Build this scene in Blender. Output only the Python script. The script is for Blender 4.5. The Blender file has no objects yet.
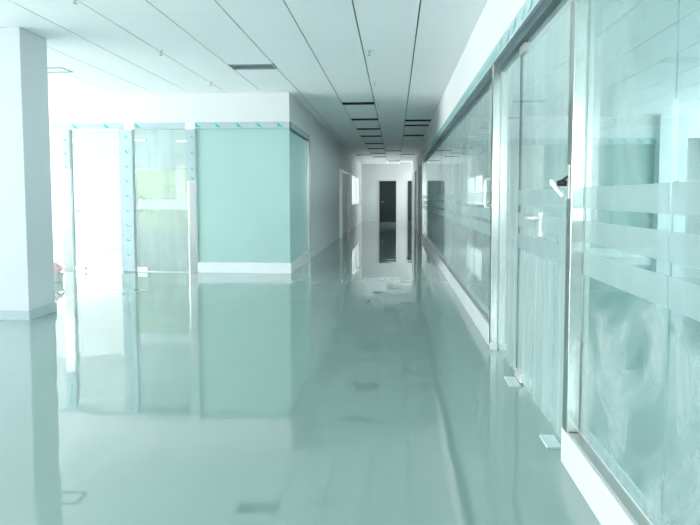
import bpy, bmesh, math, random
from mathutils import Vector, Matrix
random.seed(7)
S = bpy.context.scene
COL = S.collection
R = math.radians

# ------------------------------------------------------------------ camera
cd = bpy.data.cameras.new('camera')
cd.sensor_fit = 'HORIZONTAL'; cd.sensor_width = 36.0
cd.lens = 450.0 / 700.0 * 36.0
cd.shift_x = -0.0284; cd.shift_y = -0.0646
cd.clip_start = 0.02
cam = bpy.data.objects.new('camera', cd); COL.objects.link(cam)
cam.location = (0, 0, 1.28)
cam.rotation_euler = (R(90 - 2.58), 0, R(3.2))
S.camera = cam

# ------------------------------------------------------------------ world, daylight, exposure
w = bpy.data.worlds.new('sky'); S.world = w; w.use_nodes = True
bg = w.node_tree.nodes['Background']
bg.inputs['Color'].default_value = (0.92, 0.98, 1.0, 1); bg.inputs['Strength'].default_value = 1.6
S.view_settings.view_transform = 'Standard'; S.view_settings.look = 'None'
S.view_settings.gamma = 1.0; S.view_settings.use_curve_mapping = False
S.view_settings.exposure = 1.25

def daylight(name, loc, rot, sx, sy, power, color=(1.0, 0.995, 1.0)):
    """daylight falling through a window, some windows added as fill: an area light filling the window opening"""
    l = bpy.data.lights.new(name, 'AREA'); l.shape = 'RECTANGLE'; l.size = sx; l.size_y = sy
    l.energy = power; l.color = color
    o = bpy.data.objects.new(name, l); COL.objects.link(o)
    o.location = loc; o.rotation_euler = rot
    return o
daylight('daylight_hall_side', (-12.45, 4.2, 1.7), (0, R(-112), 0), 2.0, 5.6, 600)
daylight('daylight_hall_rear', (-4.6, -2.94, 1.75), (R(108), 0, 0), 9.0, 1.7, 12)
daylight('daylight_office', (-7.9, 10.44, 1.5), (R(-90), 0, 0), 2.9, 2.3, 30)
daylight('daylight_corridor', (-2.05, 20.25, 1.6), (0, R(-90), 0), 1.6, 4.6, 60, (1.0, 1.0, 0.98))
daylight('fill_corridor_return', (1.96, 22.5, 1.6), (0, R(90), 0), 1.8, 1.6, 17, (1.0, 1.0, 0.98))  # added fill that brightens the corridor end, set in a made-up window
daylight('daylight_side_room_rear', (3.6, -2.94, 1.8), (R(90), 0, 0), 4.6, 1.4, 60)
daylight('fill_side_room', (8.94, 7.0, 1.6), (0, R(90), 0), 1.6, 10.0, 195)  # added fill, reaches the corridor's left wall through the right glass

# ------------------------------------------------------------------ materials
def nm(name):
    m = bpy.data.materials.new(name); m.use_nodes = True
    return m, m.node_tree.nodes, m.node_tree.links
def pbr(name, col, rough=0.5, metal=0.0, spec=0.5, noise=0.0, nscale=8.0, bump=0.0, coat=0.0):
    m, n, l = nm(name); b = n['Principled BSDF']
    b.inputs['Base Color'].default_value = (*col, 1); b.inputs['Roughness'].default_value = rough
    b.inputs['Metallic'].default_value = metal; b.inputs['Specular IOR Level'].default_value = spec
    b.inputs['Coat Weight'].default_value = coat
    tc = n.new('ShaderNodeTexCoord'); nz = n.new('ShaderNodeTexNoise')
    nz.inputs['Scale'].default_value = nscale; nz.inputs['Detail'].default_value = 4
    l.new(tc.outputs['Object'], nz.inputs['Vector'])
    if noise:
        mx = n.new('ShaderNodeMix'); mx.data_type = 'RGBA'
        mx.inputs['A'].default_value = (*[c * (1 - noise) for c in col], 1)
        mx.inputs['B'].default_value = (*[min(1, c * (1 + noise)) for c in col], 1)
        l.new(nz.outputs['Fac'], mx.inputs['Factor']); l.new(mx.outputs['Result'], b.inputs['Base Color'])
    if bump:
        bp = n.new('ShaderNodeBump'); bp.inputs['Strength'].default_value = bump; bp.inputs['Distance'].default_value = 0.01
        l.new(nz.outputs['Fac'], bp.inputs['Height']); l.new(bp.outputs['Normal'], b.inputs['Normal'])
    return m

M = {}
M['paint'] = pbr('white_wall_paint', (0.70, 0.725, 0.725), 0.6, noise=0.015, nscale=3)
M['column'] = pbr('column_paint', (0.65, 0.69, 0.72), 0.5, noise=0.015, nscale=3)
M['ceil'] = pbr('ceiling_panel', (0.89, 0.925, 0.94), 0.7, noise=0.02, nscale=2)
M['void'] = pbr('ceiling_void', (0.28, 0.34, 0.34), 0.9, noise=0.1)
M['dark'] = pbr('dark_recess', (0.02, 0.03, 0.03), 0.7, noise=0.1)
M['black'] = pbr('black_door_paint', (0.008, 0.014, 0.015), 0.6, noise=0.1)
M['grey'] = pbr('grey_vent', (0.30, 0.37, 0.39), 0.5, noise=0.05)
M['steel'] = pbr('brushed_steel', (0.74, 0.74, 0.72), 0.2, 1.0, noise=0.04, nscale=40)
M['alu'] = pbr('aluminium_rail', (0.52, 0.54, 0.52), 0.4, 0.8, noise=0.05)
M['darkrail'] = pbr('dark_rail', (0.12, 0.17, 0.18), 0.4, 0.5, noise=0.1)
M['tile'] = pbr('white_skirting', (0.74, 0.79, 0.81), 0.25, noise=0.02, coat=0.3)
M['film'] = pbr('protective_film', (0.44, 0.55, 0.58), 0.25, noise=0.10, nscale=14, bump=0.15)
M['mark'] = pbr('green_print', (0.02, 0.42, 0.32), 0.4, noise=0.1)
M['tape'] = pbr('packing_tape', (0.74, 0.74, 0.70), 0.3, noise=0.05)
M['foot'] = pbr('column_foot_tile', (0.50, 0.59, 0.61), 0.15, noise=0.12, nscale=5, coat=0.3)
M['satin'] = pbr('satin_nickel', (0.85, 0.86, 0.84), 0.3, 0.6, noise=0.03)
M['rubber'] = pbr('black_rubber', (0.015, 0.015, 0.02), 0.5, noise=0.1)
M['white'] = pbr('white_plastic', (0.86, 0.88, 0.88), 0.35, noise=0.02)
M['pink'] = pbr('pink_cloth', (0.80, 0.54, 0.56), 0.9, noise=0.15, nscale=30, bump=0.3)
M['yellow'] = pbr('pale_yellow_board', (0.80, 0.82, 0.58), 0.7, noise=0.04)
M['doorgrey'] = pbr('pale_grey_door', (0.80, 0.84, 0.84), 0.5, noise=0.02)
M['seal'] = pbr('clear_edge_seal', (0.60, 0.72, 0.72), 0.4, noise=0.05)
M['warm'] = pbr('cream_door_frame', (0.90, 0.90, 0.84), 0.4, noise=0.02)
M['frame'] = pbr('window_frame_white', (0.80, 0.83, 0.83), 0.4, noise=0.02)

def fresnel(n, l, f0=0.05, gain=1.0):
    g = n.new('ShaderNodeNewGeometry')
    d = n.new('ShaderNodeVectorMath'); d.operation = 'DOT_PRODUCT'
    l.new(g.outputs['Normal'], d.inputs[0]); l.new(g.outputs['Incoming'], d.inputs[1])
    a = n.new('ShaderNodeMath'); a.operation = 'ABSOLUTE'; l.new(d.outputs['Value'], a.inputs[0])
    s = n.new('ShaderNodeMath'); s.operation = 'SUBTRACT'; s.inputs[0].default_value = 1; l.new(a.outputs[0], s.inputs[1])
    p = n.new('ShaderNodeMath'); p.operation = 'POWER'; p.inputs[1].default_value = 5; l.new(s.outputs[0], p.inputs[0])
    m = n.new('ShaderNodeMath'); m.operation = 'MULTIPLY_ADD'; m.use_clamp = True
    m.inputs[1].default_value = (1 - f0) * gain; m.inputs[2].default_value = f0
    l.new(p.outputs[0], m.inputs[0])
    return m.outputs[0]

def glass(name, tint, f0=0.05, gain=1.0, haze=0.0, haze_col=(0.75, 0.86, 0.86), dirt=0.0, rough=0.0, streak=(3, 9, 0.7), thr=(0.45, 0.75), swirl=0.0, dull=0.6, low=None):
    """thin clear pane: tinted see-through, mirror at grazing angles, film of dust and wiping smears"""
    m, n, l = nm(name); n.remove(n['Principled BSDF']); out = n['Material Output']
    tr = n.new('ShaderNodeBsdfTransparent'); tr.inputs['Color'].default_value = (*tint, 1)
    df = n.new('ShaderNodeBsdfDiffuse'); df.inputs['Color'].default_value = (*haze_col, 1)
    tl = n.new('ShaderNodeBsdfTranslucent'); tl.inputs['Color'].default_value = (*haze_col, 1)
    dt = n.new('ShaderNodeMixShader'); dt.inputs[0].default_value = 0.45
    l.new(df.outputs[0], dt.inputs[1]); l.new(tl.outputs[0], dt.inputs[2])
    m1 = n.new('ShaderNodeMixShader')
    if dirt:
        tc = n.new('ShaderNodeTexCoord'); mp = n.new('ShaderNodeMapping'); mp.inputs['Scale'].default_value = streak
        l.new(tc.outputs['Object'], mp.inputs['Vector'])
        nz = n.new('ShaderNodeTexNoise'); nz.inputs['Scale'].default_value = 1.0; nz.inputs['Detail'].default_value = 5
        nz.inputs['Distortion'].default_value = swirl
        l.new(mp.outputs[0], nz.inputs['Vector'])
        mr = n.new('ShaderNodeMapRange'); mr.inputs['From Min'].default_value = thr[0]; mr.inputs['From Max'].default_value = thr[1]
        mr.inputs['To Min'].default_value = haze; mr.inputs['To Max'].default_value = haze + dirt
        l.new(nz.outputs['Fac'], mr.inputs['Value'])
        if low:                # dust and wiping marks sit on the lower part of the pane
            sx = n.new('ShaderNodeSeparateXYZ'); l.new(tc.outputs['Object'], sx.inputs[0])
            zr = n.new('ShaderNodeMapRange'); zr.inputs['From Min'].default_value = low[0]; zr.inputs['From Max'].default_value = low[1]
            zr.inputs['To Min'].default_value = 1.0; zr.inputs['To Max'].default_value = low[2]
            l.new(sx.outputs['Z'], zr.inputs['Value'])
            mu = n.new('ShaderNodeMath'); mu.operation = 'MULTIPLY'; l.new(mr.outputs[0], mu.inputs[0]); l.new(zr.outputs[0], mu.inputs[1])
            mr = mu
        l.new(mr.outputs[0], m1.inputs[0])
    else:
        m1.inputs[0].default_value = haze
    l.new(tr.outputs[0], m1.inputs[1]); l.new(dt.outputs[0], m1.inputs[2])
    gl = n.new('ShaderNodeBsdfGlossy'); gl.inputs['Roughness'].default_value = rough
    gl.inputs['Color'].default_value = (0.93, 0.97, 0.965, 1)
    m2 = n.new('ShaderNodeMixShader'); l.new(fresnel(n, l, f0, gain), m2.inputs[0])
    l.new(m1.outputs[0], m2.inputs[1]); l.new(gl.outputs[0], m2.inputs[2])
    last = m2
    if dirt and dull:          # dried dust on the outer face also dulls the mirror image
        sc = n.new('ShaderNodeMath'); sc.operation = 'MULTIPLY'; sc.inputs[1].default_value = dull
        l.new(mr.outputs[0], sc.inputs[0])
        m3 = n.new('ShaderNodeMixShader'); l.new(sc.outputs[0], m3.inputs[0])
        l.new(m2.outputs[0], m3.inputs[1]); l.new(dt.outputs[0], m3.inputs[2]); last = m3
    l.new(last.outputs[0], out.inputs['Surface'])
    return m
M['glass_r'] = glass('clear_teal_glass', (0.84, 0.93, 0.925), 0.06, 1.0, haze=0.08, haze_col=(0.50, 0.585, 0.575), dirt=0.36, streak=(5, 8, 0.7), thr=(0.40, 0.76), swirl=0.4)
M['glass_n'] = glass('wiped_dusty_glass', (0.74, 0.85, 0.845), 0.06, 1.0, haze=0.05, haze_col=(0.50, 0.585, 0.575), dirt=0.50, streak=(2, 2.4, 1.5), thr=(0.46, 0.66), swirl=1.2, low=(0.75, 1.0, 0.35))
M['glass_d'] = glass('door_glass', (0.86, 0.94, 0.935), 0.05, 1.0, haze=0.22, haze_col=(0.56, 0.65, 0.64), dirt=0.30, streak=(4, 8, 0.5), thr=(0.40, 0.8), low=(0.8, 1.6, 0.5))
M['glass_c'] = glass('clear_glass', (0.95, 0.98, 0.975), 0.04, 1.0, haze=0.03)
M['glass_f'] = glass('frosted_teal_glass', (0.86, 0.945, 0.935), 0.04, 1.0, haze=0.80, haze_col=(0.62, 0.82, 0.79), dirt=0.06, streak=(0.8, 0.8, 0.5), dull=0, rough=0.4)
M['glass_t'] = glass('deep_teal_glass', (0.70, 0.90, 0.88), 0.04, 1.0, haze=0.75, haze_col=(0.30, 0.50, 0.475), dirt=0.06, streak=(0.8, 0.8, 0.5), dull=0, rough=0.3)
M['glass_x'] = glass('milky_glass', (0.95, 0.98, 0.975), 0.04, 1.0, haze=0.6, haze_col=(0.84, 0.87, 0.87), dirt=0.04, dull=0)
M['glass_m'] = glass('dimmed_window_glass', (0.9, 0.95, 0.95), 0.04, 1.0, haze=0.55, haze_col=(0.72, 0.75, 0.75), dirt=0.05, dull=0)  # haze put into the corridor window pane to dim its daylight
M['band'] = pbr('pale_door_band', (0.60, 0.68, 0.68), 0.5, noise=0.03)
M['glass_b'] = glass('frosted_band', (0.90, 0.96, 0.955), 0.04, 0.8, haze=0.42, haze_col=(0.56, 0.655, 0.65), dirt=0.08, streak=(3, 6, 3))
M['glass_w'] = glass('window_glass', (0.97, 1.0, 1.0), 0.04)

# floor: glossy epoxy, gently uneven
m, n, l = nm('glossy_epoxy_floor'); b = n['Principled BSDF']
b.inputs['Roughness'].default_value = 0.015; b.inputs['IOR'].default_value = 2.25
b.inputs['Coat Weight'].default_value = 0.4; b.inputs['Coat Roughness'].default_value = 0.01; b.inputs['Coat IOR'].default_value = 1.6
tc = n.new('ShaderNodeTexCoord')
nz = n.new('ShaderNodeTexNoise'); nz.inputs['Scale'].default_value = 0.7; nz.inputs['Detail'].default_value = 5
l.new(tc.outputs['Object'], nz.inputs['Vector'])
mx = n.new('ShaderNodeMix'); mx.data_type = 'RGBA'
mx.inputs['A'].default_value = (0.262, 0.372, 0.347, 1); mx.inputs['B'].default_value = (0.297, 0.412, 0.383, 1)
l.new(nz.outputs['Fac'], mx.inputs['Factor']); l.new(mx.outputs['Result'], b.inputs['Base Color'])
n2 = n.new('ShaderNodeTexNoise'); n2.inputs['Scale'].default_value = 2.6; n2.inputs['Detail'].default_value = 1.0
l.new(tc.outputs['Object'], n2.inputs['Vector'])
bp = n.new('ShaderNodeBump'); bp.inputs['Strength'].default_value = 0.15; bp.inputs['Distance'].default_value = 0.02
l.new(n2.outputs['Fac'], bp.inputs['Height']); l.new(bp.outputs['Normal'], b.inputs['Normal']); l.new(bp.outputs['Normal'], b.inputs['Coat Normal'])
M['floor'] = m

# ------------------------------------------------------------------ helpers
def box(bm, x0, x1, y0, y1, z0, z1, mi=0):
    vs = [bm.verts.new(p) for p in ((x0,y0,z0),(x1,y0,z0),(x1,y1,z0),(x0,y1,z0),(x0,y0,z1),(x1,y0,z1),(x1,y1,z1),(x0,y1,z1))]
    for f in ((0,3,2,1),(4,5,6,7),(0,1,5,4),(1,2,6,5),(2,3,7,6),(3,0,4,7)):
        fc = bm.faces.new([vs[i] for i in f]); fc.material_index = mi
def tube(bm, p0, p1, r0, r1=None, seg=16, mi=0):
    p0, p1 = Vector(p0), Vector(p1); d = p1 - p0; r1 = r0 if r1 is None else r1
    mt = Matrix.Translation((p0 + p1) / 2) @ d.to_track_quat('Z', 'Y').to_matrix().to_4x4()
    g = bmesh.ops.create_cone(bm, cap_ends=True, segments=seg, radius1=r0, radius2=r1, depth=d.length, matrix=mt)
    for v in g['verts']:
        for f in v.link_faces: f.material_index = mi
def prism(bm, pts, vec, mi=0):
    """closed polygon pts pushed along vec"""
    a = [bm.verts.new(p) for p in pts]; c = [bm.verts.new(Vector(p) + Vector(vec)) for p in pts]
    k = len(pts)
    for f in [a, c[::-1]] + [[a[i], c[i], c[(i+1) % k], a[(i+1) % k]] for i in range(k)]:
        bm.faces.new(f).material_index = mi
def build(name, bm, mats, parent=None, bevel=0.0, smooth=False):
    bmesh.ops.recalc_face_normals(bm, faces=bm.faces)
    me = bpy.data.meshes.new(name); bm.to_mesh(me); bm.free()
    for mm in (mats if isinstance(mats, (list, tuple)) else [mats]): me.materials.append(M[mm])
    o = bpy.data.objects.new(name, me); COL.objects.link(o)
    if parent: o.parent = parent; o.matrix_parent_inverse = Matrix.Translation(-parent.location)
    if bevel:
        bv = o.modifiers.new('bevel', 'BEVEL'); bv.width = bevel; bv.segments = 2; bv.limit_method = 'ANGLE'
    if smooth:
        for p in me.polygons: p.use_smooth = True
    return o
def boxes(name, lst, mats, parent=None, bevel=0.0):
    bm = bmesh.new()
    for t in lst: box(bm, *t)
    return build(name, bm, mats, parent, bevel)
def struct(name, lst, mats, bevel=0.0):
    o = boxes(name, lst, mats, None, bevel); o['kind'] = 'structure'; return o
def tag(o, label, cat, group=None):
    o['label'] = label; o['category'] = cat
    if group: o['group'] = group
    return o
def thing(name, loc, label, cat, group=None):
    o = bpy.data.objects.new(name, None); o.empty_display_size = 0.1; COL.objects.link(o); o.location = loc
    return tag(o, label, cat, group)

H = 3.0          # ceiling height
XW = 0.865       # plane of the right glass wall
XF = 0.805       # front of its skirting, posts and header
XC = -1.745      # left side of the corridor
YP = 7.40        # front of the left glass office
YE = 23.5        # end of the corridor
ZB0, ZB1 = 2.42, 2.52    # film-wrapped beam of the left office

# ------------------------------------------------------------------ the setting
struct('floor', [(-12.7, 9.2, -3.2, 24.0, -0.10, 0.0)], 'floor')

# ceiling: 0.6 m wide metal strips with open joints, cut out where fittings are missing
HOLES = [  # x0, y0, y1 of every dark opening
    (-0.98, 8.24, 8.46), (-0.98, 9.94, 10.18), (-0.98, 11.34, 11.60), (-0.98, 12.68, 12.95), (-0.98, 14.45, 14.72),
    (-0.98, 15.92, 16.19), (-0.98, 17.72, 18.0), (-0.98, 19.3, 19.6),
    (0.22, 10.14, 10.38), (0.22, 10.84, 11.06), (0.22, 12.60, 12.90), (-0.38, 16.80, 17.05), (0.22, 18.08, 18.40),
    (-1.58, 18.35, 18.65), (-0.38, 21.4, 21.8), (0.22, 22.9, 23.25)]
VENTS = [(-2.18, 5.82, 6.04)]
bm = bmesh.new()
k = 0
x = 0.22
strips = [(0.22, 0.846)] + [(0.22 - 0.6 * (i + 1), 0.22 - 0.6 * i) for i in range(22)]
for (xa, xb) in strips:
    yend = YE if xa > -2.2 else 10.5
    cuts = sorted([(h[1], h[2]) for h in HOLES + VENTS if abs(h[0] - xa) < 0.02])
    edges = [-3.0 + 1.2 * i for i in range(int((yend + 3) / 1.2) + 1)] + [yend]
    for a, c in zip(edges[:-1], edges[1:]):
        segs = [(a, c)]
        for h0, h1 in cuts:
            ns = []
            for s0, s1 in segs:
                if h1 <= s0 or h0 >= s1: ns.append((s0, s1)); continue
                if h0 > s0: ns.append((s0, h0))
                if h1 < s1: ns.append((h1, s1))
            segs = ns
        for s0, s1 in segs:
            if s1 - s0 > 0.02: box(bm, xa + 0.007, xb - 0.007, s0 + 0.001, s1 - 0.001, H, H + 0.02, 0)
box(bm, -12.7, 0.9, -3.0, YE, H + 0.16, H + 0.20, 1)
o = build('ceiling', bm, ['ceil', 'void']); o['kind'] = 'structure'
bm = bmesh.new()                                   # ceiling of the room behind the right glass
for i in range(14):
    xa = 0.965 + 0.6 * i
    for j in range(14):
        box(bm, xa + 0.006, min(xa + 0.6, 9.0) - 0.006, -3 + 1.2 * j + 0.001, -3 + 1.2 * (j + 1) - 0.001, H, H + 0.02)
box(bm, 0.9, 9.0, -3, 13.8, H + 0.10, H + 0.14, 1)
o = build('ceiling_side_room', bm, ['ceil', 'void']); o['kind'] = 'structure'

def wall_with_windows(name, axis, pos, thick, a0, a1, wins, z1=H, mat='paint'):
    """wall along one axis with rectangular openings; wins = (from, to, sill, head)"""
    L = []
    def add(p, q, zz0, zz1):
        if q - p > 0.001 and zz1 - zz0 > 0.001:
            L.append((p, q, pos, pos + thick, zz0, zz1) if axis == 'x' else (pos, pos + thick, p, q, zz0, zz1))
    c = a0
    for (p, q, s, h) in sorted(wins):
        add(c, p, 0, z1); add(p, q, 0, s); add(p, q, h, z1); c = q
    add(c, a1, 0, z1)
    return struct(name, L, mat)
WN = [0]
def window(axis, pos, thick, p, q, s, h, mull, gm='glass_w'):
    WN[0] += 1
    nm_ = 'window_%d' % WN[0]
    L = []; f = 0.05
    def add(a, b_, z0, z1): L.append((a, b_, pos, pos + thick, z0, z1) if axis == 'x' else (pos, pos + thick, a, b_, z0, z1))
    add(p, q, s, s + f); add(p, q, h - f, h); add(p, p + f, s + f, h - f); add(q - f, q, s + f, h - f)
    for i in range(1, mull):
        c = p + (q - p) * i / mull; add(c - f / 2, c + f / 2, s + f, h - f)
    fr = struct(nm_, L, 'frame')
    mid = pos + thick / 2
    pb = (p + f, q - f, mid - 0.004, mid + 0.004, s + f, h - f) if axis == 'x' else (mid - 0.004, mid + 0.004, p + f, q - f, s + f, h - f)
    boxes('window_pane', [pb], gm, fr)
# hall
w1 = [(1.7, 4.3, 0.7, 2.75), (4.7, 7.3, 0.7, 2.75)]
wall_with_windows('wall_left', 'y', -12.7, 0.2, -3.2, 10.7, w1 + [(7.8, 10.1, 0.5, 2.7)])
for q_ in w1 + [(7.8, 10.1, 0.5, 2.7)]: window('y', -12.63, 0.06, q_[0], q_[1], q_[2], q_[3], 4)
w2 = [(-9.0, -4.8, 0.85, 2.65), (-4.4, -0.2, 0.85, 2.65), (1.3, 5.9, 1.1, 2.5)]
wall_with_windows('wall_rear', 'x', -3.2, 0.2, -12.5, 9.0, w2)
for q_ in w2: window('x', -3.13, 0.06, q_[0], q_[1], q_[2], q_[3], 4)
# header over the left office, corridor wall, end wall
struct('wall_office_front', [(-12.5, XC, YP, YP + 0.10, ZB1, H)], 'paint')
struct('wall_office_side', [(XC - 0.10, XC, YP + 0.10, 9.08, ZB1, H)], 'paint')
w3 = [(18.17, 22.3, 0.92, 2.22)]
wall_with_windows('wall_corridor_left', 'y', XC - 0.16, 0.16, 9.08, YE, w3 + [(14.0, 16.6, 0.0, 2.1)])
window('y', XC - 0.10, 0.06, 18.17, 22.3, 0.92, 2.22, 2, 'glass_m')
w4 = [(-9.4, -6.5, 0.0, 2.97)]
wall_with_windows('wall_office_back', 'x', 10.5, 0.2, -12.5, XC - 0.16, w4)
window('x', 10.57, 0.06, *w4[0], 1)
struct('wall_back', [(-1.9, 2.2, YE, YE + 0.2, 0, H)], 'paint')
# right side
struct('wall_right_header', [(XF, 0.965, -3.0, 13.5, 2.49, H)], 'paint')
struct('wall_corridor_right', [(XF + 0.03, 0.985, 13.56, 21.5, 0, H)], 'paint')
wall_with_windows('wall_corridor_return', 'y', 2.0, 0.2, 21.3, YE, [(21.65, 23.35, 0.7, 2.5)])
window('y', 2.07, 0.06, 21.65, 23.35, 0.7, 2.5, 2)  # unseen window, added to light the end wall
struct('wall_return_front', [(0.985, 2.0, 21.3, 21.5, 0, H)], 'paint')
struct('ceiling_corridor_return', [(0.82, 2.2, 21.3, YE, H, H + 0.1)], 'ceil')
wall_with_windows('wall_side_room_right', 'y', 9.0, 0.2, -3.2, 13.8, [(2.0, 12.0, 0.8, 2.4)])
window('y', 9.07, 0.06, 2.0, 12.0, 0.8, 2.4, 6)  # unseen window, placed and sized to send light into the corridor
struct('wall_side_room_back', [(0.985, 9.0, 13.6, 13.8, 0, H)], 'paint')
# skirtings
bm = bmesh.new()
for a, c in [(-3.0, -1.4), (-1.4, 0.3), (0.3, 2.18)]:
    box(bm, XF, 0.93, a + 0.002, c - 0.002, 0, 0.172)
for a, c in [(3.87, 5.0), (5.0, 6.8), (6.8, 8.6), (8.6, 10.4), (10.4, 12.2), (12.2, 13.44)]:
    box(bm, XF, 0.93, a + 0.002, c - 0.002, 0, 0.172)
o = build('baseboard_right', bm, 'tile', None, 0.004); o['kind'] = 'structure'
struct('baseboard_office', [(-3.31, XC + 0.02, YP - 0.03, YP + 0.10, 0, 0.178), (XC - 0.10, XC + 0.02, YP + 0.10, 9.0, 0, 0.178)], 'tile', 0.004)
struct('trim_1', [(0.818, 0.864, -3.0, 2.10, 0.172, 0.180), (0.818, 0.864, 3.87, 13.44, 0.172, 0.180)], 'alu', 0.002)
# doors of the corridor
d = struct('door_1', [(-0.81, 0.05, YE - 0.05, YE + 0.02, 0.005, 2.11)], 'black', 0.004)
bm = bmesh.new(); tube(bm, (-0.70, YE - 0.05, 1.02), (-0.70, YE - 0.10, 1.02), 0.02); tube(bm, (-0.71, YE - 0.10, 1.02), (-0.58, YE - 0.10, 1.02), 0.012)
build('door_handle', bm, 'alu', d)
boxes('door_frame', [(-0.85, -0.815, YE - 0.02, YE, 0, 2.15), (0.055, 0.09, YE - 0.02, YE, 0, 2.15), (-0.815, 0.055, YE - 0.02, YE, 2.115, 2.15)], 'paint', d)
d = struct('door_2', [(0.67, 1.55, YE - 0.05, YE + 0.02, 0.005, 2.11)], 'black', 0.004)
boxes('door_frame', [(0.63, 0.665, YE - 0.02, YE, 0, 2.15), (1.555, 1.59, YE - 0.02, YE, 0, 2.15), (0.665, 1.555, YE - 0.02, YE, 2.115, 2.15)], 'paint', d)
d = struct('door_3', [(XC - 0.06, XC - 0.02, 14.08, 15.29, 0.01, 2.08), (XC - 0.06, XC - 0.02, 15.31, 16.52, 0.01, 2.08)], 'doorgrey', 0.004)
boxes('door_frame', [(XC - 0.12, XC + 0.10, 14.0, 14.08, 0, 2.16), (XC - 0.12, XC + 0.10, 16.52, 16.60, 0, 2.16), (XC - 0.12, XC + 0.03, 14.08, 16.52, 2.08, 2.16)], 'satin', d, 0.004)
bm = bmesh.new()
for yy in (15.2, 15.4):
    tube(bm, (XC + 0.02, yy, 0.9), (XC + 0.02, yy, 1.2), 0.012)
    for zz in (0.92, 1.18): tube(bm, (XC - 0.02, yy, zz), (XC + 0.02, yy, zz), 0.008)
build('door_handle', bm, 'satin', d)
struct('trim_2', [(XF - 0.03, XF + 0.03, 15.2, 15.3, 0, 2.3), (XF - 0.03, XF + 0.03, 18.0, 18.1, 0, 2.3), (XF - 0.01, XF + 0.03, 21.38, 21.5, 0, 2.3)], 'warm', 0.003)

# ------------------------------------------------------------------ column in the hall
c = thing('column', (-4.3, 4.6, 0), 'white square column with pale tiled foot at the left edge', 'column')
boxes('shaft', [(-4.80, -3.80, 4.43, 4.79, 0.0, H)], 'column', c, 0.006)
boxes('foot_tile', [(-4.812, -3.788, 4.418, 4.43, 0, 0.10), (-3.80, -3.788, 4.43, 4.80, 0, 0.10), (-4.812, -3.80, 4.79, 4.80, 0, 0.10)], 'foot', c, 0.002)

# ------------------------------------------------------------------ film-wrapped beams with printed green marks
def tri_mark(bm, x, y, z, s, axis, mi):
    if axis == 'x':    # on a face looking towards -y
        prism(bm, [(x, y, z + s * 0.5), (x + s * 1.25, y, z - s * 0.5), (x + s * 0.2, y, z - s * 0.35)], (0, -0.002, 0), mi)
    else:              # on a face looking towards -x / +x
        prism(bm, [(x, y, z + s * 0.5), (x, y + s * 1.25, z - s * 0.5), (x, y + s * 0.2, z - s * 0.35)], (0.002 if axis == '+' else -0.002, 0, 0), mi)
bm = bmesh.new()
box(bm, -12.5, XC + 0.02, YP - 0.02, YP + 0.10, ZB0, ZB1, 0)
for xx in (-5.45, -4.90, -4.36, -3.33, -2.99, -2.63, -2.29, -1.95): 
    tri_mark(bm, xx, YP - 0.02, (ZB0 + ZB1) / 2 + 0.005, 0.085, 'x', 1)
box(bm, XC + 0.005, XC + 0.024, YP - 0.024, YP + 0.02, ZB0 - 0.004, ZB1 + 0.004, 2)
for xx in (-4.55, -3.50):                     # strips of packing tape over the joints
    box(bm, xx, xx + 0.17, YP - 0.024, YP - 0.02, ZB0 - 0.015, ZB1 + 0.004, 3)
o = build('header_beam', bm, ['film', 'mark', 'darkrail', 'tape'])
tag(o, 'film-wrapped beam with green arrow marks over the front of the left glass office', 'beam')
bm = bmesh.new()
box(bm, XC - 0.10, XC + 0.02, YP + 0.10, 9.08, ZB0, ZB1, 0)
box(bm, XC - 0.08, XC, YP + 0.10, 9.0, ZB0 - 0.02, ZB0, 1)
o = build('header_beam', bm, ['film', 'darkrail'])
tag(o, 'short film-wrapped beam over the office side pane facing the corridor', 'beam')
bm = bmesh.new()
box(bm, XF - 0.004, 0.965, -3.0, 13.5, 2.375, 2.49, 0)
box(bm, XF + 0.02, 0.905, -3.0, 13.5, 2.31, 2.375, 1)
yy = -2.9
while yy < 13:
    s = random.uniform(0.05, 0.085)
    tri_mark(bm, XF - 0.004, yy, 2.435 + random.uniform(-0.015, 0.015), s, '-', 2)
    yy += random.uniform(0.10, 0.22)
o = build('header_beam', bm, ['film', 'darkrail', 'mark'])
tag(o, 'long film-wrapped beam with dark underside along the top of the right glass wall', 'beam')

# ------------------------------------------------------------------ left glass office: posts, doors, panes
def office_post(x0, x1, film_to, label, marks, mat='steel'):
    t = thing('steel_post', ((x0 + x1) / 2, YP + 0.03, 0), label, 'post', None)
    boxes('shaft', [(x0, x1, YP, YP + 0.08, 0, ZB0)], mat, t, 0.004)
    bm = bmesh.new()
    box(bm, x0 - 0.003, x1 + 0.003, YP - 0.005, YP, film_to, ZB0, 0)
    for zz in marks:
        tri_mark(bm, x0 + (x1 - x0) * 0.45, YP - 0.005, zz, 0.05, 'x', 1)
    f = build('film_wrap', bm, ['film', 'mark'], t); f['label'] = 'pale blue protective film with green marks'
    boxes('edge_seal', [(x1 - 0.001, x1 + 0.016, YP + 0.01, YP + 0.05, 0, ZB0)], 'seal', t)
    return t
office_post(-5.70, -5.53, 1.76, 'office post beside the white column, film only on its upper third', [2.25, 2.02, 1.8])
office_post(-4.66, -4.43, 0.02, 'wide office post wrapped in film from top to floor', [2.30, 2.05, 1.80, 1.55, 1.30, 1.05, 0.80, 0.55, 0.3])
office_post(-3.48, -3.345, 1.54, 'office post with bare bright steel below film, left of frosted corner pane', [2.28, 2.02, 1.75, 1.6])
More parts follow.
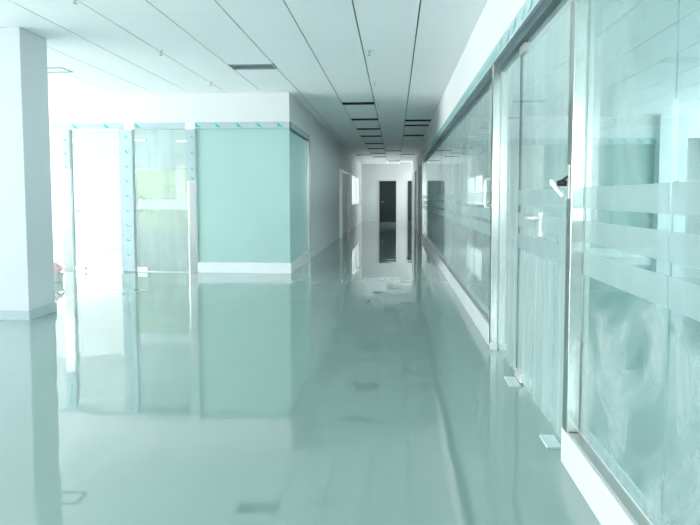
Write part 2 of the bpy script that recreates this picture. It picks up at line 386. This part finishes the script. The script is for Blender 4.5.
def office_door(x0, x1, gmat, label, band=None):
    t = thing('glass_door', ((x0 + x1) / 2, YP + 0.04, 0), label, 'door')
    boxes('pane', [(x0 + 0.012, x1 - 0.006, YP + 0.03, YP + 0.042, 0.015, ZB0 - 0.012)], gmat, t)
    if band: boxes('frosted_band', [(x0 + 0.014, x1 - 0.008, YP + 0.026, YP + 0.03, *band)], 'band', t)
    for xa, za in ((x0 + 0.012, 2.22), (x1 - 0.20, 2.20)):
        boxes('top_fitting', [(xa, xa + 0.19, YP + 0.018, YP + 0.054, za, za + 0.035)], 'satin', t, 0.003)
    boxes('bottom_hinge', [(x0 + 0.012, x0 + 0.19, YP + 0.012, YP + 0.06, 0.015, 0.085)], 'satin', t, 0.004)
    bm = bmesh.new()
    xh = x0 + 0.12
    tube(bm, (xh, YP - 0.03, 1.02), (xh, YP - 0.03, 1.30), 0.011)
    for zz in (1.05, 1.27): tube(bm, (xh, YP - 0.03, zz), (xh, YP + 0.03, zz), 0.008)
    build('pull_handle', bm, 'satin', t, 0, True)
    return t
office_door(-5.51, -4.66, 'glass_x', 'milky glass office door glowing white with daylight, left of wide filmed post')
office_door(-4.41, -3.48, 'glass_d', 'teal glass office door with pale yellow board showing behind it', (1.07, 1.24))
o = boxes('glass_pane', [(-8.6, -5.70, YP + 0.03, YP + 0.042, 0.02, ZB0)], 'glass_x'); tag(o, 'milky glass office pane mostly hidden behind the white column', 'glass pane')
o = boxes('glass_pane', [(-3.325, XC - 0.008, YP + 0.03, YP + 0.042, 0.178, ZB0)], 'glass_f'); tag(o, 'large frosted teal glass pane at office corner facing the hall', 'glass pane')
o = boxes('glass_pane', [(XC - 0.042, XC - 0.03, YP + 0.044, 8.94, 0.178, ZB0 - 0.02)], 'glass_f'); tag(o, 'narrow frosted teal pane round the office corner facing the corridor', 'glass pane')
o = boxes('steel_post', [(XC - 0.09, XC + 0.03, 8.96, 9.06, 0, ZB0)], 'steel', None, 0.004); tag(o, 'slim bright post ending the office glass where the corridor wall begins', 'post')
# notice board inside the office
t = thing('notice_board', (-5.56, 10.46, 0.5), 'wide pale yellow board on office wall seen through teal glass door', 'notice board')
boxes('board', [(-6.22, -4.9, 10.465, 10.49, 0.52, 1.92)], 'yellow', t)
boxes('board_frame', [(-6.26, -6.22, 10.455, 10.5, 0.48, 1.96), (-4.9, -4.86, 10.455, 10.5, 0.48, 1.96), (-6.22, -4.9, 10.455, 10.5, 1.92, 1.96), (-6.22, -4.9, 10.455, 10.5, 0.48, 0.52)], 'alu', t)

# ------------------------------------------------------------------ bucket and rag by the column
def lathe(bm, prof, c, seg=28):
    rows = []
    for r, z in prof:
        rows.append([bm.verts.new((c[0] + r * math.cos(2 * math.pi * i / seg), c[1] + r * math.sin(2 * math.pi * i / seg), c[2] + z)) for i in range(seg)])
    for a, b_ in zip(rows[:-1], rows[1:]):
        for i in range(seg): bm.faces.new([a[i], a[(i+1) % seg], b_[(i+1) % seg], b_[i]])
    bm.faces.new(rows[0][::-1]); bm.faces.new(rows[-1])
BX, BY = -5.10, 6.45
t = thing('bucket', (BX, BY, 0), 'small white bucket on the floor just behind the white column', 'bucket')
bm = bmesh.new(); lathe(bm, [(0.085, 0), (0.088, 0.004), (0.108, 0.125), (0.115, 0.127), (0.115, 0.136), (0.104, 0.136), (0.084, 0.012)], (BX, BY, 0)); build('tub', bm, 'white', t, 0, True)
bm = bmesh.new()
pts = [(BX + 0.118 * math.cos(a), BY - 0.03 - 0.02 * math.sin(a), 0.12 - 0.08 * math.sin(a)) for a in [math.pi * i / 12 for i in range(13)]]
for a, b_ in zip(pts[:-1], pts[1:]): tube(bm, a, b_, 0.003, seg=8)
build('bail_handle', bm, 'satin', t)
bm = bmesh.new()
N = 18; g = [[None] * N for _ in range(N)]
for i in range(N):
    for j in range(N):
        u, v = (i / (N - 1) - 0.5) * 2, (j / (N - 1) - 0.5) * 2
        px, py = u * 0.13, v * 0.11
        r = math.hypot(px, py * 1.1)
        z = 0.140 + (0.025 * math.sin(7 * u + 3 * v) * math.cos(5 * v) + 0.13) * max(0, 1 - (r / 0.15) ** 2) + 0.006 * math.sin(9 * u) ** 2
        g[i][j] = bm.verts.new((BX - 0.02 + px, BY + py, z))
for i in range(N - 1):
    for j in range(N - 1): bm.faces.new([g[i][j], g[i+1][j], g[i+1][j+1], g[i][j+1]])
o = build('rag', bm, 'pink', None, 0, True); sm = o.modifiers.new('thick', 'SOLIDIFY'); sm.thickness = 0.006; sm.offset = 1
tag(o, 'crumpled pink rag heaped on top of the white bucket', 'cloth')

# ------------------------------------------------------------------ right glass wall
def wall_post(y0, z0, label):
    t = thing('steel_post', (0.84, y0 + 0.03, z0), label, 'post')
    boxes('shaft', [(XF, XW - 0.004, y0, y0 + 0.06, z0, 2.375)], 'steel', t, 0.003)
    boxes('glazing_bead', [(XW - 0.004, XW + 0.03, y0 + 0.004, y0 + 0.056, z0, 2.31)], 'alu', t)
    return t
pn = wall_post(2.107, 0.172, 'nearest bright steel post on right, between glass door and streaked pane')
boxes('latch_plate', [(XF - 0.006, XF, 2.125, 2.155, 1.27, 1.43)], 'alu', pn, 0.002)['label'] = 'narrow metal latch plate'
bm = bmesh.new(); tube(bm, (XF - 0.006, 2.16, 1.345), (XF - 0.034, 2.185, 1.345), 0.014); tube(bm, (XF - 0.006, 2.14, 1.375), (XF - 0.03, 2.18, 1.35), 0.006)
build('latch_knob', bm, 'rubber', pn)['label'] = 'black latch pivot'
bm = bmesh.new()
prism(bm, [(XF - 0.012, 2.150, 1.285), (XF - 0.012, 2.172, 1.278), (XF - 0.036, 2.262, 1.345), (XF - 0.036, 2.258, 1.366), (XF - 0.036, 2.238, 1.366)], (-0.012, 0, 0))
build('latch_lever', bm, 'white', pn, 0.002)['label'] = 'white latch lever'
wall_post(3.79, 0.0, 'bright steel post on right at the far side of the glass door')
o = boxes('steel_post', [(XF, XW + 0.06, 13.44, 13.54, 0, 2.375)], 'steel', None, 0.004); tag(o, 'far end post of right glass wall, deep in the corridor', 'post')

BANDS = [(0.927, 1.030), (1.075, 1.173), (1.226, 1.325)]
def pane(y0, y1, label, gm='glass_r'):
    t = thing('glass_pane', (XW + 0.006, (y0 + y1) / 2, 0.186), label, 'glass pane', None)
    boxes('pane', [(XW, XW + 0.012, y0, y1, 0.186, 2.31)], gm, t)
    for a, c in BANDS: boxes('frosted_band', [(XW - 0.003, XW, y0, y1, a, c)], 'glass_b', t)
    return t
pane(1.468, 2.105, 'streaky teal pane right of nearest steel post, with wiping smears', 'glass_n')
pane(-0.6, 1.459, 'teal pane at right edge beyond the vertical glass joint', 'glass_n')
ords = ['first', 'second', 'third', 'fourth', 'fifth', 'sixth']
fy = [3.856, 5.4, 7.0, 8.6, 10.2, 11.8, 13.436]
plabs = []
for i, (a, c) in enumerate(zip(fy[:-1], fy[1:])):
    t = pane(a + 0.004, c - 0.004, 'teal corridor pane, %s beyond the far door post' % ords[i])
    if i == 0:
        bm = bmesh.new()
        ph = [(XW - 0.003, 4.14, 1.44), (XW - 0.04, 4.14, 1.44), (XW - 0.05, 4.14, 1.42), (XW - 0.05, 4.14, 1.20), (XW - 0.04, 4.14, 1.18), (XW - 0.003, 4.14, 1.18)]
        for p0, p1 in zip(ph[:-1], ph[1:]): tube(bm, p0, p1, 0.010, seg=10)
        build('pull_handle', bm, 'satin', t)['label'] = 'small steel pull handle'
# the glass door: leaf and narrow side light
t = thing('glass_door', (XW + 0.006, 2.7, 0.0), 'teal glass door with lever handle between two steel posts on right', 'door')
boxes('pane', [(XW, XW + 0.012, 2.18, 3.20, 0.02, 2.30)], 'glass_d', t)
for a, c in BANDS: boxes('frosted_band', [(XW - 0.003, XW, 2.182, 3.198, a, c)], 'glass_b', t)
hd = boxes('handle_plate', [(XW - 0.018, XW, 2.68, 2.725, 1.045, 1.19)], 'satin', t, 0.004)
bm = bmesh.new(); tube(bm, (XW - 0.018, 2.70, 1.155), (XW - 0.055, 2.70, 1.155), 0.014); tube(bm, (XW - 0.052, 2.69, 1.155), (XW - 0.052, 2.86, 1.152), 0.010, 0.008)
build('handle_lever', bm, 'satin', hd, 0, True)
boxes('top_pivot', [(XW - 0.014, XW + 0.026, 3.08, 3.198, 2.245, 2.305)], 'alu', t, 0.003)
boxes('bottom_pivot', [(XW - 0.014, XW + 0.026, 3.06, 3.198, 0.015, 0.07)], 'satin', t, 0.003)
boxes('edge_strip', [(XW - 0.002, XW + 0.014, 3.20, 3.208, 0.02, 2.30)], 'darkrail', t)
o = boxes('glass_pane', [(XW, XW + 0.012, 3.214, 3.786, 0.0, 2.31)], 'glass_d'); tag(o, 'narrow side pane squeezed between glass door and far steel post', 'glass pane')
for i, (y0, y1, lb) in enumerate([(3.02, 3.18, 'small pale pivot cover on floor under far edge of right glass door'), (2.28, 2.40, 'small pale floor plate under near edge of right glass door')]):
    bm = bmesh.new(); box(bm, XF - 0.03, XW - 0.016, y0, y1, 0, 0.012)
    for yy in (y0 + 0.02, y1 - 0.02): tube(bm, (XF + 0.0, yy, 0.011), (XF + 0.0, yy, 0.0135), 0.005, seg=10)
    o = build('floor_pivot', bm, 'seal', None, 0.002); tag(o, lb, 'floor plate')
o = boxes('corner_cap', [(XF - 0.01, XF + 0.05, 3.76, 3.79, 0, 0.05)], 'satin', None, 0.003); tag(o, 'small metal foot cap at base of far door post', 'cap')

# ------------------------------------------------------------------ things seen in the room behind the right glass
XA, XB, YR = 3.2, 5.5, 9.9
struct('wall_side_room_header', [(0.985, 9.0, YR, YR + 0.1, 2.53, H)], 'paint')
bm = bmesh.new(); box(bm, 0.985, XB, YR - 0.02, YR + 0.1, 2.40, 2.53, 0)
for xx in (1.5, 2.2, 2.9, 3.5, 3.9, 4.5, 4.8, 5.1, 5.38): tri_mark(bm, xx, YR - 0.02, 2.47, 0.12, 'x', 1)
o = build('header_beam', bm, ['film', 'mark']); tag(o, 'film-wrapped beam with green marks seen through the nearest right pane', 'beam')
o = boxes('glass_pane', [(XA, XB, YR + 0.03, YR + 0.042, 0.18, 2.40)], 'glass_t'); tag(o, 'deep teal frosted pane in room seen through nearest right pane', 'glass pane')
struct('baseboard_side_room', [(0.985, XB, YR - 0.02, YR + 0.1, 0, 0.18)], 'tile')
t = thing('column', (5.78, 9.9, 0), 'pale column beyond the right glass, beside the deep teal pane', 'column')
boxes('shaft', [(5.5, 6.06, YR - 0.15, YR + 0.3, 0, H)], 'column', t, 0.005)
bm = bmesh.new(); box(bm, 5.80, 5.90, YR - 0.162, YR - 0.15, 1.40, 1.62); box(bm, 5.83, 5.87, YR - 0.168, YR - 0.162, 1.47, 1.55)
o = build('light_switch', bm, 'darkrail', None, 0.002); tag(o, 'small grey switch plate on the column beyond right glass', 'switch')

# ------------------------------------------------------------------ ceiling openings, vents, sprinklers
def recess(x0, y0, y1, label):
    x1 = x0 + (0.594 if x0 > 0.2 else 0.6); e = 0.008
    t = thing('light_opening', ((x0 + x1) / 2, (y0 + y1) / 2, H), label, 'ceiling opening', 'dark openings in the corridor ceiling')
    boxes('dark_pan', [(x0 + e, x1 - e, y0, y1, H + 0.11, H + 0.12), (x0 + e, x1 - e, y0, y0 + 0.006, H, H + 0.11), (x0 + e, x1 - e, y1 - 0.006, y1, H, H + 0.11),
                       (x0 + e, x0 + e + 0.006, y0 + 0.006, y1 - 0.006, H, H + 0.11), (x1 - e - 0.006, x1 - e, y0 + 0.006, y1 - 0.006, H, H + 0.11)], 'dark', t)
    return t
lo = ['nearest of all, in left row', 'second from the front in left row', 'third from the front in left row', 'fourth from the front in left row',
      'fifth from the front in left row', 'sixth from the front in left row', 'seventh from the front in left row', 'eighth and last in left row']
ro = ['front one of close pair beside right glass wall', 'rear one of close pair beside right glass wall', 'third in row beside right glass wall',
      'front one of two in middle row', 'fourth in row beside right wall, near end door', 'alone beside the left corridor wall',
      'rear one of two in middle row, near end wall', 'fifth beside right wall, touching end wall']
for (h, s) in zip(HOLES, lo + ro):
    recess(*h, 'dark rectangular corridor ceiling opening, ' + s)
def vent(x0, y0, y1, label):
    t = thing('ceiling_vent', (x0 + 0.3, (y0 + y1) / 2, H), label, 'vent', None)
    boxes('vent_box', [(x0 + 0.008, x0 + 0.592, y0, y1, H + 0.08, H + 0.09)], 'void', t)
    boxes('vent_frame', [(x0 + 0.006, x0 + 0.594, y0, y0 + 0.02, H - 0.008, H + 0.08), (x0 + 0.006, x0 + 0.594, y1 - 0.02, y1, H - 0.008, H + 0.08),
                         (x0 + 0.006, x0 + 0.026, y0 + 0.02, y1 - 0.02, H - 0.008, H + 0.08), (x0 + 0.574, x0 + 0.594, y0 + 0.02, y1 - 0.02, H - 0.008, H + 0.08)], 'grey', t)
    bm = bmesh.new()
    for i in range(6):
        yy = y0 + 0.03 + i * (y1 - y0 - 0.06) / 5
        prism(bm, [(x0 + 0.03, yy, H + 0.005), (x0 + 0.03, yy + 0.018, H + 0.04), (x0 + 0.03, yy + 0.021, H + 0.038), (x0 + 0.03, yy + 0.003, H + 0.003)], (0.54, 0, 0))
    build('louvre', bm, 'grey', t)
vent(*VENTS[0], 'grey louvred ceiling vent in front of the frosted office corner')
vent(-5.02, 5.82, 6.04, 'grey ceiling vent barely showing right of the white column top')
def sprinkler(x, y, label):
    t = thing('sprinkler', (x, y, H), label, 'sprinkler', 'ceiling sprinklers')
    bm = bmesh.new(); tube(bm, (x, y, H), (x, y, H - 0.006), 0.03); build('ceiling_rose', bm, 'satin', t)
    bm = bmesh.new(); tube(bm, (x, y, H - 0.006), (x, y, H - 0.03), 0.009); tube(bm, (x - 0.008, y, H - 0.03), (x - 0.003, y, H - 0.055), 0.0025, seg=8); tube(bm, (x + 0.008, y, H - 0.03), (x + 0.003, y, H - 0.055), 0.0025, seg=8); build('stem', bm, 'alu', t)
    bm = bmesh.new(); tube(bm, (x, y, H - 0.055), (x, y, H - 0.059), 0.018); build('deflector', bm, 'alu', t)
for (x, y, lb) in [(-2.75, 3.80, 'ceiling sprinkler at the very top edge, first of left hall line'), (-2.75, 5.22, 'ceiling sprinkler in left hall line, level with the column'),
                   (-2.75, 6.66, 'ceiling sprinkler just before the left office front'), (-0.31, 5.36, 'ceiling sprinkler before the corridor mouth, nearest of middle line'),
                   (-0.31, 6.75, 'ceiling sprinkler at the corridor mouth, second of middle line'), (-0.31, 8.35, 'ceiling sprinkler beside the nearest dark ceiling opening')]:
    sprinkler(x, y, lb)
